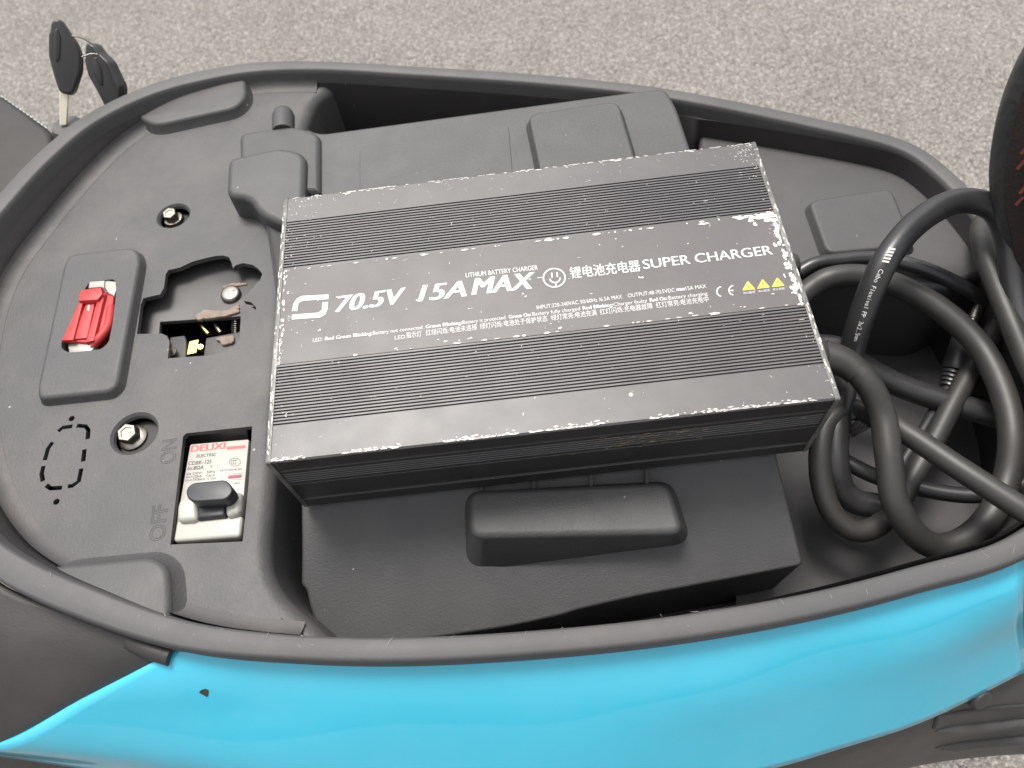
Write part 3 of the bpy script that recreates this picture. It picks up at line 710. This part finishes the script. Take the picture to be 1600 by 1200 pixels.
y3 = lambda u: 531+(u-617)*(472-531)/(1108-617)
seg3 = [('LED', 617, 633), ('指示灯', 635, 659), ('红绿闪烁:电池未连接', 665.5, 746), ('绿灯闪烁:电池处于保护状态', 750.5, 856), ('绿灯常亮:电池充满', 862, 933), ('红灯闪烁:充电器故障', 938, 1020.5), ('红灯常亮:电池充电中', 1026, 1108)]
lettering('lettering', [(s, (a, y3(a)), (b, y3(b)), 9.6 if i else 6, 0, 0) for i, (s, a, b) in enumerate(seg3)], m_white, label, fc, local=True)
fl2 = lambda u, v: C(u, v, CH+.00042)
def flat_poly(polys, m, name, par, fr=fl2, local=True):
    V = []; F = []
    for pl in polys: b = len(V); V += [fr(*q) for q in pl]; F.append(tuple(range(b, b+len(pl))))
    bm = bmesh.new(); vv = [bm.verts.new(p) for p in V]
    for q in F: bm.faces.new([vv[i] for i in q])
    bmesh.ops.triangulate(bm, faces=bm.faces); return obj(name, bm, m, par, 0, local=local)
flat_poly([[(456, 486), (458.3, 475), (463.3, 466.7), (471.7, 462.3), (513.3, 460), (513.3, 467.3), (473, 470), (467, 473.3), (465.5, 478.3), (464.5, 486)], [(456, 491.7), (498, 488.3), (502.7, 484), (504, 472.3), (512.7, 471.7), (511.7, 483.3), (508, 491.7), (500, 496), (456, 499.3)]], m_white, 'logo', label)
pl = [ell(866, 434, 17, 14.5, fl2, 40)]
pl += [ell(867, 434.5, 8, 7, fl2, 16, -8, 172), [fl2(*q) for q in ((858, 435.5), (867, 434.4), (876, 433.3))], [fl2(*q) for q in ((862.5, 434), (862.2, 430), (862, 426))], [fl2(*q) for q in ((871, 433), (870.7, 429), (870.5, 425))], [fl2(*q) for q in ((868, 441), (868.5, 445), (868.5, 448.5))]]
obj('plug_symbol', strokes(pl, .0007), m_white, label, 0, local=True)
obj('dc_symbol', strokes([[fl2(*q) for q in ((1057, 453), (1063, 452.3), (1070, 451.5))]], .0013), m_white, label, 0, local=True)
obj('ce_mark', strokes([ell(1127, 455.5, 7, 7.3, fl2, 14, 90, 270), ell(1146, 453.5, 7, 7.3, fl2, 14, 90, 270), [fl2(*q) for q in ((1140, 454), (1143, 453.7), (1146, 453.3))]], .0006), m_white, label, 0, local=True)
for du, dv in ((0, 0), (23, -2.8), (46, -5.4)):
    flat_poly([[(1160+du, 453+dv), (1167.6+du, 439.6+dv), (1169.3+du, 439.4+dv), (1179.5+du, 450.6+dv), (1178.6+du, 452+dv), (1161+du, 454+dv)]], m_yellow, 'warning_triangle', label)
    f3 = lambda u, v: C(u, v, CH+.0005)
    obj('warning_symbol', strokes([[f3(1169+du, 443.5+dv), f3(1168+du, 446+dv), f3(1170+du, 447+dv), f3(1169+du, 450.5+dv)]], .00022), m_ink, label, 0, local=True)
lettering('lettering', [(s, (1162+du, 460+dv), (1180+du, 458+dv), 3.6, .01, 0) for s, du, dv in (('当心触电', 0, 0), ('当心高温', 23, -2.8), ('禁止拆卸', 46, -5.4))], m_white, label, fc, local=True)

# wear: chips along edges, scratches on the faces, torn label border
rnd = random.Random(3)
def chip(V, F, c, l, wd, a, n=7, z=0):
    b = len(V); ca, sa = math.cos(a), math.sin(a)
    for i in range(n):
        t = 2*math.pi*i/n; r = rnd.uniform(.55, 1.1); x = math.cos(t)*l*r; y = math.sin(t)*wd*r
        x *= .72; y *= .8; V.append(Vector((c[0]+x*ca-y*sa, c[1]+x*sa+y*ca, c[2]+z)))
    F.append(tuple(range(b, b+n)))
V, F = [], []
zt = CH+.00014
def onlab(y): return CH+.00045 if lab0-.0005 < y < lab1+.0005 else zt
for _ in range(420):        # near and far long edges
    x = rnd.uniform(xa, xb); nr = rnd.random() < .62
    if mnoise.noise(Vector((x*45, 3 if nr else 9, 0))) < rnd.uniform(-.25, .15): continue
    d = abs(rnd.gauss(0, .0008))
    chip(V, F, (x, (-hw+.0006+d) if nr else (hw-.0006-d), zt), rnd.uniform(.0004, .0028), rnd.uniform(.0002, .0006), rnd.gauss(0, .2))
for _ in range(150):
    x = rnd.uniform(xa, xb)
    if mnoise.noise(Vector((x*45, 3, 0))) < rnd.uniform(-.25, .15): continue
    chip(V, F, (x, -hw+.0007, zt), rnd.uniform(.001, .0045), rnd.uniform(.0003, .0007), 0)
for _ in range(60):
    x = rnd.uniform(xa, xb); chip(V, F, (x, hw-.0006, zt), rnd.uniform(.001, .0035), rnd.uniform(.0002, .0005), 0)
for _ in range(90):         # far corners
    s = rnd.random() < .5; x = (xa+abs(rnd.gauss(0, .012))) if s else (xb-abs(rnd.gauss(0, .008))); y = hw-abs(rnd.gauss(0, .012))
    chip(V, F, (x, y, zt), rnd.uniform(.0002, .0014), rnd.uniform(.0001, .0003), rnd.uniform(0, 3.1))
for _ in range(190):        # everywhere
    x, y = rnd.uniform(xa, xb), rnd.uniform(-hw, hw); a = rnd.choice((rnd.gauss(0, .3), rnd.gauss(1.4, .3), rnd.uniform(0, 3)))
    chip(V, F, (x, y, onlab(y)), rnd.uniform(.0002, .0014)*(1 if rnd.random() < .9 else 2.5), rnd.uniform(.00006, .0002), a)
for _ in range(28):         # hairlines on the far strip
    x, y = rnd.uniform(xa, xb), hw-rnd.uniform(.001, .013); chip(V, F, (x, y, zt), rnd.uniform(.001, .004), .00007, rnd.uniform(0, 3), 5)
for _ in range(70):         # near corners and ends
    x = rnd.choice((xa+abs(rnd.gauss(0, .004)), xb-abs(rnd.gauss(0, .003)))); y = rnd.uniform(-hw, hw)
    chip(V, F, (x, y, onlab(y)), rnd.uniform(.0003, .0012), rnd.uniform(.0001, .0004), rnd.uniform(0, 3))
tag(obj('scratches', (V, F), m_chip, ch, 0, local=True), kind='stuff')
V, F = [], []
for x0 in (-CL/2, xb):
    for _ in range(60):
        y = rnd.uniform(-hw+.003, hw-.003); chip(V, F, (x0+EP*rnd.uniform(.15, .85), y, CH+.00048), rnd.uniform(.0005, .004), rnd.uniform(.0002, .0006), math.pi/2)
tag(obj('edge_wear', (V, F), m_chip, ch, 0, local=True), kind='stuff')
# front face rub marks
V, F = [], []
for _ in range(90):
    x = rnd.gauss(.045, .018); z = rnd.choice((rnd.gauss(.034, .0022), rnd.gauss(.041, .0012)))
    b = len(V); l, h = rnd.uniform(.0004, .002), rnd.uniform(.00012, .0003)
    V += [Vector((x-l, -hw-.0003, z-h)), Vector((x+l, -hw-.0003, z-h*rnd.random())), Vector((x+l*.8, -hw-.0003, z+h)), Vector((x-l*.9, -hw-.0003, z+h*rnd.random()))]; F.append((b, b+1, b+2, b+3))
tag(obj('rub_marks', (V, F), mat('rubbed_metal', (.35, .27, .18), .5), ch, 0, local=True), kind='stuff')
# torn label
V, F = [], []
zl = CH+.00046
def ragged(path, amp, wid):
    """irregular white strip along the border"""
    for (x, y, dx, dy, a) in path:
        b = len(V); n_ = 9
        for i in range(n_):
            t = 2*math.pi*i/n_; r = rnd.uniform(.45, 1.15)
            V.append(Vector((x+dx*math.cos(t)*r, y+dy*math.sin(t)*r, zl+rnd.uniform(0, .00004))))
        F.append(tuple(range(b, b+n_)))
pth = []
for _ in range(70):
    x = lx0+(lx1-lx0)*rnd.random(); s = rnd.random() < .6; big = rnd.random() < .15
    pth.append((x, (lab1-.0006) if s else (lab0+.0005), rnd.uniform(.0005, .002)*(1.7 if big else 1), rnd.uniform(.0002, .0008)*(1.6 if big else 1), 0))
for _ in range(75):      # right end, heavily torn
    y = lab0+(lab1-lab0)*rnd.random(); pth.append((lx1-abs(rnd.gauss(0, .0012)), y, rnd.uniform(.0003, .0014), rnd.uniform(.0006, .002), 0))
for _ in range(28):      # top right corner
    pth.append((lx1-abs(rnd.gauss(.008, .009)), lab1-abs(rnd.gauss(0, .0022)), rnd.uniform(.0008, .0030), rnd.uniform(.0005, .0014), 0))
for _ in range(40):      # left end
    y = lab0+(lab1-lab0)*rnd.random(); pth.append((lx0+abs(rnd.gauss(0, .0008)), y, rnd.uniform(.0002, .0007), rnd.uniform(.0004, .0014), 0))
for _ in range(24):
    pth.append((rnd.uniform(lx0, lx1), rnd.uniform(lab0+.003, lab1-.003), rnd.uniform(.0003, .001), rnd.uniform(.0002, .0006), 0))
for u, v, a, b2 in ((499, 517, 2.4, 2.2), (1003, 434, 4, 3), (735, 530, 2.5, 2.5), (877, 513, 4, 2.5), (1078, 490, 4, 1.5), (693, 535, 3, 2), (620, 545, 2.5, 1.5), (1160, 480, 3, 1.5), (735, 483, 2.4, 1.2)):
    c = C(u, v, CH); k = .00029
    for _ in range(3): pth.append((c.x+rnd.gauss(0, a*k*.6), c.y+rnd.gauss(0, b2*k*.5), a*k*rnd.uniform(.5, 1), b2*k*rnd.uniform(.5, 1), 0))
ragged(pth, 0, 0)
tag(obj('torn_paper', (V, F), m_paper, label, 0, local=True), kind='stuff')
# cable glands on the right end
for u, v, r, zz in ((1290, 556, .0085, .028),):
    c = Vector((CL/2-.001, C(1296, 552, .02).y, .022)); bm = bmesh.new(); lathe(bm, c, Vector((1, 0, 0)), [(.010, 0), (.010, .004), (.0085, .005), (.0082, .013), (.007, .015)], 20); obj('cable_gland', bm, m_cable, ch, 40, local=True)
c = Vector((CL/2-.001, C(1255, 420, .015).y, .018)); bm = bmesh.new(); lathe(bm, c, Vector((1, .1, 0)), [(.008, 0), (.008, .006), (.0065, .007), (.0060, .016), (.005, .018)], 20); obj('cable_gland', bm, m_cable, ch, 40, local=True)

# ------------------------------------------------------------------ cables
def Q(l): return [P(*q) for q in l]
def cord(name, label, pts, r, m):
    (t, path) = tube(Q(pts), r, 16, 12); o = obj(name, t, m, None, 180); tag(o, label, 'cable'); return o, path
c1, path1 = cord('power_cord', 'thick black cord with small white printing arching up beside the charger', [(1395, 800, .637), (1368, 790, .637), (1340, 785, .637), (1316, 765, .642), (1306, 725, .652), (1306, 680, .658), (1315, 625, .664), (1328, 560, .674), (1348, 490, .695), (1381, 412, .714), (1435, 346, .720), (1500, 314, .720), (1552, 326, .715), (1577, 375, .706), (1584, 440, .694), (1605, 540, .68), (1650, 640, .665), (1640, 672, .652), (1555, 650, .645), (1480, 628, .645), (1400, 600, .648), (1345, 570, .655), (1310, 545, .66), (1270, 540, .66)], .0068, m_cable2)
c2, path2 = cord('charger_lead', 'thick dusty black cable curling in a wide loop from the charger to the near side', [(1245, 470, .670), (1268, 450, .674), (1295, 435, .678), (1345, 431, .678), (1400, 445, .677), (1470, 484, .674), (1530, 541, .670), (1566, 610, .668), (1581, 680, .664), (1574, 745, .656), (1548, 805, .650), (1510, 841, .646), (1465, 854, .646), (1427, 832, .654), (1399, 785, .664), (1389, 717, .674), (1378, 646, .682), (1354, 597, .691), (1322, 568, .694), (1285, 556, .694)], .0066, m_cable)
cord('output_lead', 'black cord that doubles back in a hairpin bend beside the upright seat', [(1315, 640, .664), (1292, 662, .662), (1282, 700, .658), (1284, 755, .650), (1301, 802, .643), (1333, 829, .639), (1367, 824, .638), (1405, 783, .638), (1430, 740, .640), (1460, 687, .644), (1500, 610, .649), (1550, 525, .653), (1574, 462, .655), (1576, 405, .659), (1562, 362, .667), (1545, 344, .678), (1533, 356, .686), (1538, 395, .689), (1556, 445, .688), (1578, 500, .686), (1605, 565, .682), (1660, 680, .682), (1670, 780, .682), (1640, 820, .682), (1602, 798, .682), (1550, 765, .681), (1490, 726, .679), (1440, 692, .676), (1397, 665, .672), (1355, 645, .666), (1335, 640, .662)], .0058, m_cable)
cord('thin_lead', 'thinner smooth black lead lying behind the thick loop near the charger end', [(1245, 428, .672), (1272, 413, .675), (1310, 407, .6755), (1370, 404, .6755), (1440, 419, .6755), (1510, 452, .667), (1560, 490, .652), (1600, 560, .648), (1640, 660, .648), (1645, 730, .648), (1600, 756, .646), (1560, 768, .643), (1517, 774, .641), (1460, 768, .639), (1413, 757, .638), (1367, 744, .638), (1313, 716, .638), (1285, 695, .638)], .0043, m_cable2)
(t, _) = tube(Q([(1285, 556, .694), (1307, 562, .694), (1326, 571, .6935), (1340, 583, .6925)]), .0086, 16, 8, lambda t: 1-.2*t)
obj('strain_relief', t, m_cable, c2, 60)
# lettering along the arching cord
tx = 'Cabo Flexivel PP 3x2.5mm'
ppx = [Vector((1386.5, 404)), Vector((1375, 425)), Vector((1364, 450)), Vector((1351, 485)), Vector((1340, 520)), Vector((1332, 548))]
i0 = min(range(len(path1)), key=lambda i: (path1[i]-P(1376, 424, .712)).length); i1 = min(range(len(path1)), key=lambda i: (path1[i]-P(1338, 524, .686)).length)
run = path1[min(i0, i1):max(i0, i1)+1][::-1] if i0 > i1 else path1[i0:i1+1]
def along(s):
    L_ = sum((b-a).length for a, b in zip(run, run[1:])); s = s*L_
    for a, b in zip(run, run[1:]):
        d = (b-a).length
        if s <= d: return a.lerp(b, s/d), (b-a).normalized()
        s -= d
    return run[-1], (run[-1]-run[-2]).normalized()
V, F = [], []; adv = 0; tot = len(tx)
for k, chh in enumerate(tx):
    if chh == ' ': continue
    vv, ff = glyphs(chh, .0, 0)
    p, t = along((k+.5)/tot); nr = (CAM-p); nr = nr+Vector((.06, .02, .04)); nr = (nr-t*nr.dot(t)).normalized(); y = nr.cross(t)
    xm = sum(q.x for q in vv)/len(vv); sc_ = .0031; b0 = len(V)
    for q in vv:
        x_, y__ = (q.x-xm)*sc_*1.05, (q.y-.35)*sc_; a = y__/.0068
        V.append(p+t*x_+(nr*math.cos(a)+y*math.sin(a))*.00695)
    F += [tuple(i+b0 for i in q) for q in ff]
obj('lettering', (V, F), m_white, c1, 0)
# plug lying behind the loop
plug = thing('connector_plug', 'black plug with ribbed neck and bright metal tip lying behind the cable loop', 'plug', loc=P(1500, 560, .64))
a, b = P(1516, 512, .652), P(1484, 600, .640); d = b-a
bm = bmesh.new(); lathe(bm, a, d, [(.0062, 0), (.0075, .001), (.0075, d.length*.72), (.0066, d.length*.78)], 20); obj('plug_body', bm, m_cable2, plug, 40)
for k in range(4):
    bm = bmesh.new(); lathe(bm, a+d*(.80+.07*k), d, [(.0062-.0003*k, 0), (.0064-.0003*k, .0004), (.0064-.0003*k, .0017), (.0058-.0003*k, .002)], 18); obj('rib', bm, m_cable2, plug, 40)
bm = bmesh.new(); lathe(bm, a-d.normalized()*.014, d, [(.0030, 0), (.0036, .0005), (.0036, .0085), (.003, .009), (.003, .0145)], 18); obj('metal_tip', bm, m_steel, plug, 40)
(t, _) = tube([b-d*.15, b, P(1450, 660, .640), P(1415, 716, .638), P(1395, 750, .637)], .0032, 12, 8); obj('tail_wire', t, m_cable2, plug, 60)
# ribbed grommet where the hairpin cord ends
gr = thing('cable_grommet', 'short ribbed black cable grommet under the corner of the charger', 'grommet', loc=P(1335, 650, .65))
a, b = P(1326, 636, .660), P(1352, 672, .656); d = b-a
bm = bmesh.new(); lathe(bm, a, d, [(.0070, 0), (.0085, .001), (.0085, d.length*.45), (.0075, d.length*.5)], 18); obj('sleeve', bm, m_cable, gr, 40)
for k in range(3):
    bm = bmesh.new(); lathe(bm, a+d*(.55+.16*k), d, [(.0074, 0), (.0078, .0005), (.0078, .0016), (.007, .002)], 18); obj('ring', bm, m_cable, gr, 40)

# ------------------------------------------------------------------ keys
nK = Vector((.25, -.75, .6)).normalized()
k0 = P(97, 176, .705)
keys = thing('key_bunch', 'two black headed keys on a small wire ring, one standing in the seat lock', 'keys', loc=k0)
def KP(u, v, o=0, n=nK, c=k0): return PP(u, v, c+n*o, n)
h1 = [(82, 29), (91, 30), (106, 52), (117, 68), (123, 86), (123, 110), (113, 142), (106, 149), (92, 145), (87, 139), (78, 110), (72, 86), (72, 52), (75, 48), (76, 34)]
key1 = obj('key', slab(roundpoly([KP(u+3, v, .004) for u, v in h1], .002, 3), .008, .002, 3, 0, nK), m_key, keys, 50)
obj('key_rib', slab(roundpoly([KP(u, v, .0048) for u, v in [(84, 46), (90, 44), (95, 60), (93, 92), (88, 98), (84, 90)]], .002, 3), .0012, .0008, 2, 0, nK), m_key, key1, 50)
obj('key_blade', slab([KP(u, v, .0) for u, v in [(92, 142), (107, 146), (104, 195), (93, 195)]], .0022, .0004, 1, 0, nK), m_blade, key1, 30)
n2 = Vector((-.35, -.75, .55)).normalized(); kc = P(158, 130, .70)
h2 = [(132, 70), (136, 67), (144, 70), (154, 84), (168, 97), (176, 115), (186, 135), (186, 172), (166, 174), (152, 146), (136, 118), (131, 98)]
key2 = obj('key', slab(roundpoly([KP(u, v, .003, n2, kc) for u, v in h2], .002, 3), .008, .002, 3, 0, n2), m_key, keys, 50)
obj('key_rib', slab(roundpoly([KP(u, v, .0038, n2, kc) for u, v in [(143, 92), (149, 88), (158, 110), (160, 135), (154, 132), (144, 112)]], .002, 3), .0012, .0008, 2, 0, n2), m_key, key2, 50)
rg = [KP(u, v, .002) for u, v in [(108, 57), (124, 58), (140, 66), (152, 78), (153, 84), (143, 84), (130, 88), (118, 90), (106, 76), (103, 64)]]
rc = catmull(rg, 6, True); rings = []
for i, p in enumerate(rc):
    t = (rc[(i+1) % len(rc)]-rc[i-1]).normalized(); x = nK; y = t.cross(x).normalized()
    rings.append([p+(x*math.cos(k*math.pi/3)+y*math.sin(k*math.pi/3))*.0006 for k in range(6)])
v, f = loft(rings+[rings[0]]); obj('wire_ring', (v, f), m_steel, keys, 60)
# seat lock barrel below the key
bm = bmesh.new(); lathe(bm, KP(98, 188, 0)-Vector((0, 0, .03)), Vector((0, 0, 1)), [(.012, 0), (.012, .022), (.010, .026), (.004, .026)], 20); obj('seat_lock', bm, m_trim, scooter, 40)

# ------------------------------------------------------------------ small marks
from mathutils.bvhtree import BVHTree
def hit(o, u, v):
    me = o.data; t = BVHTree.FromPolygons([q.co for q in me.vertices], [tuple(p.vertices) for p in me.polygons])
    h = t.ray_cast(CAM, ray(u, v).normalized()); n_ = h[1]
    if n_ and n_.dot(CAM-h[0]) < 0: n_ = -n_
    return h[0], n_
h0, hn = hit(pan, 318, 1082)
if h0:
    q = [PP(u, v, h0, hn)+hn*.0003 for u, v in ((311, 1082), (314, 1078), (321, 1076), (326, 1078), (326, 1084), (324, 1089), (317, 1085))]
    obj('paint_chip', slab(q, .0006, .0001, 1, 0, hn), m_ink, pan, 30)
h0, hn = hit(trim, 1526, 1086)
if h0:
    bm = bmesh.new(); lathe(bm, h0-hn*.004, hn, [(.0062, 0), (.0062, .007), (.005, .0085), (.002, .0088)], 20); obj('rubber_bumper', bm, m_seat, trim, 40)
V, F = [], []
rs = random.Random(11)
for _ in range(120):
    i = rs.randrange(NR); p = RING[i]
    if p.y > -.05: continue
    c = p+INW[i]*(rwid(p)*rs.uniform(.25, .97)); c.z = p.z+.0005
    a = rs.uniform(0, 3.1); l = rs.uniform(.0012, .006)*(.4 if rs.random() < .6 else 1); d = Vector((math.cos(a), math.sin(a), 0)); e = Vector((-d.y, d.x, 0))*rs.uniform(.00006, .00016)
    b = len(V); m_ = d*l/2+e*rs.uniform(-4, 4); V += [c-e, c+m_-e, c+d*l, c+m_+e, c+e]; F.append((b, b+1, b+2, b+3, b+4))
tag(obj('scuffs', (V, F), mat('scuffed_plastic', (.20, .19, .18), .7), scooter.children[0], 0), kind='stuff')

def ridge(name, uv, rad, m, par):
    pts = [hit(par, *q)[0] for q in uv]
    if all(pts): obj(name, tube(pts, rad, 10, 6, lambda t: max(.05, min(1, t*4))**.6)[0], m, par, 60)
ridge('tread_ridge', [(1462, 1142), (1500, 1138), (1550, 1133), (1598, 1128)], .0035, m_trim, trim)
ridge('tread_ridge', [(1462, 1168), (1500, 1163), (1550, 1158), (1598, 1154)], .0035, m_trim, trim)
ridge('seam', [(1470, 1118), (1500, 1112), (1550, 1106), (1598, 1102)], .0012, m_ink, trim)
ridge('seam', [(1467, 1112), (1463, 1124), (1459, 1136)], .0012, m_ink, trim)
# maker's slanted mark printed above the wording on the arching cord
V, F = [], []
p0_, t0_ = along(0); 
for k in range(5):
    p = p0_-t0_*(.0050+.0017*k); n0 = (CAM-p)+Vector((.06, .02, .04)); n0 = (n0-t0_*n0.dot(t0_)).normalized(); y0_ = n0.cross(t0_)
    b = len(V)
    for dx, dy in ((0, -.0016), (.0011, -.0016), (.0004, .0016), (-.0007, .0016)):
        a = dy/.0068; V.append(p+t0_*dx+(n0*math.cos(a)+y0_*math.sin(a))*.00698)
    F.append((b, b+1, b+2, b+3))
obj('maker_mark', (V, F), m_white, c1, 0)
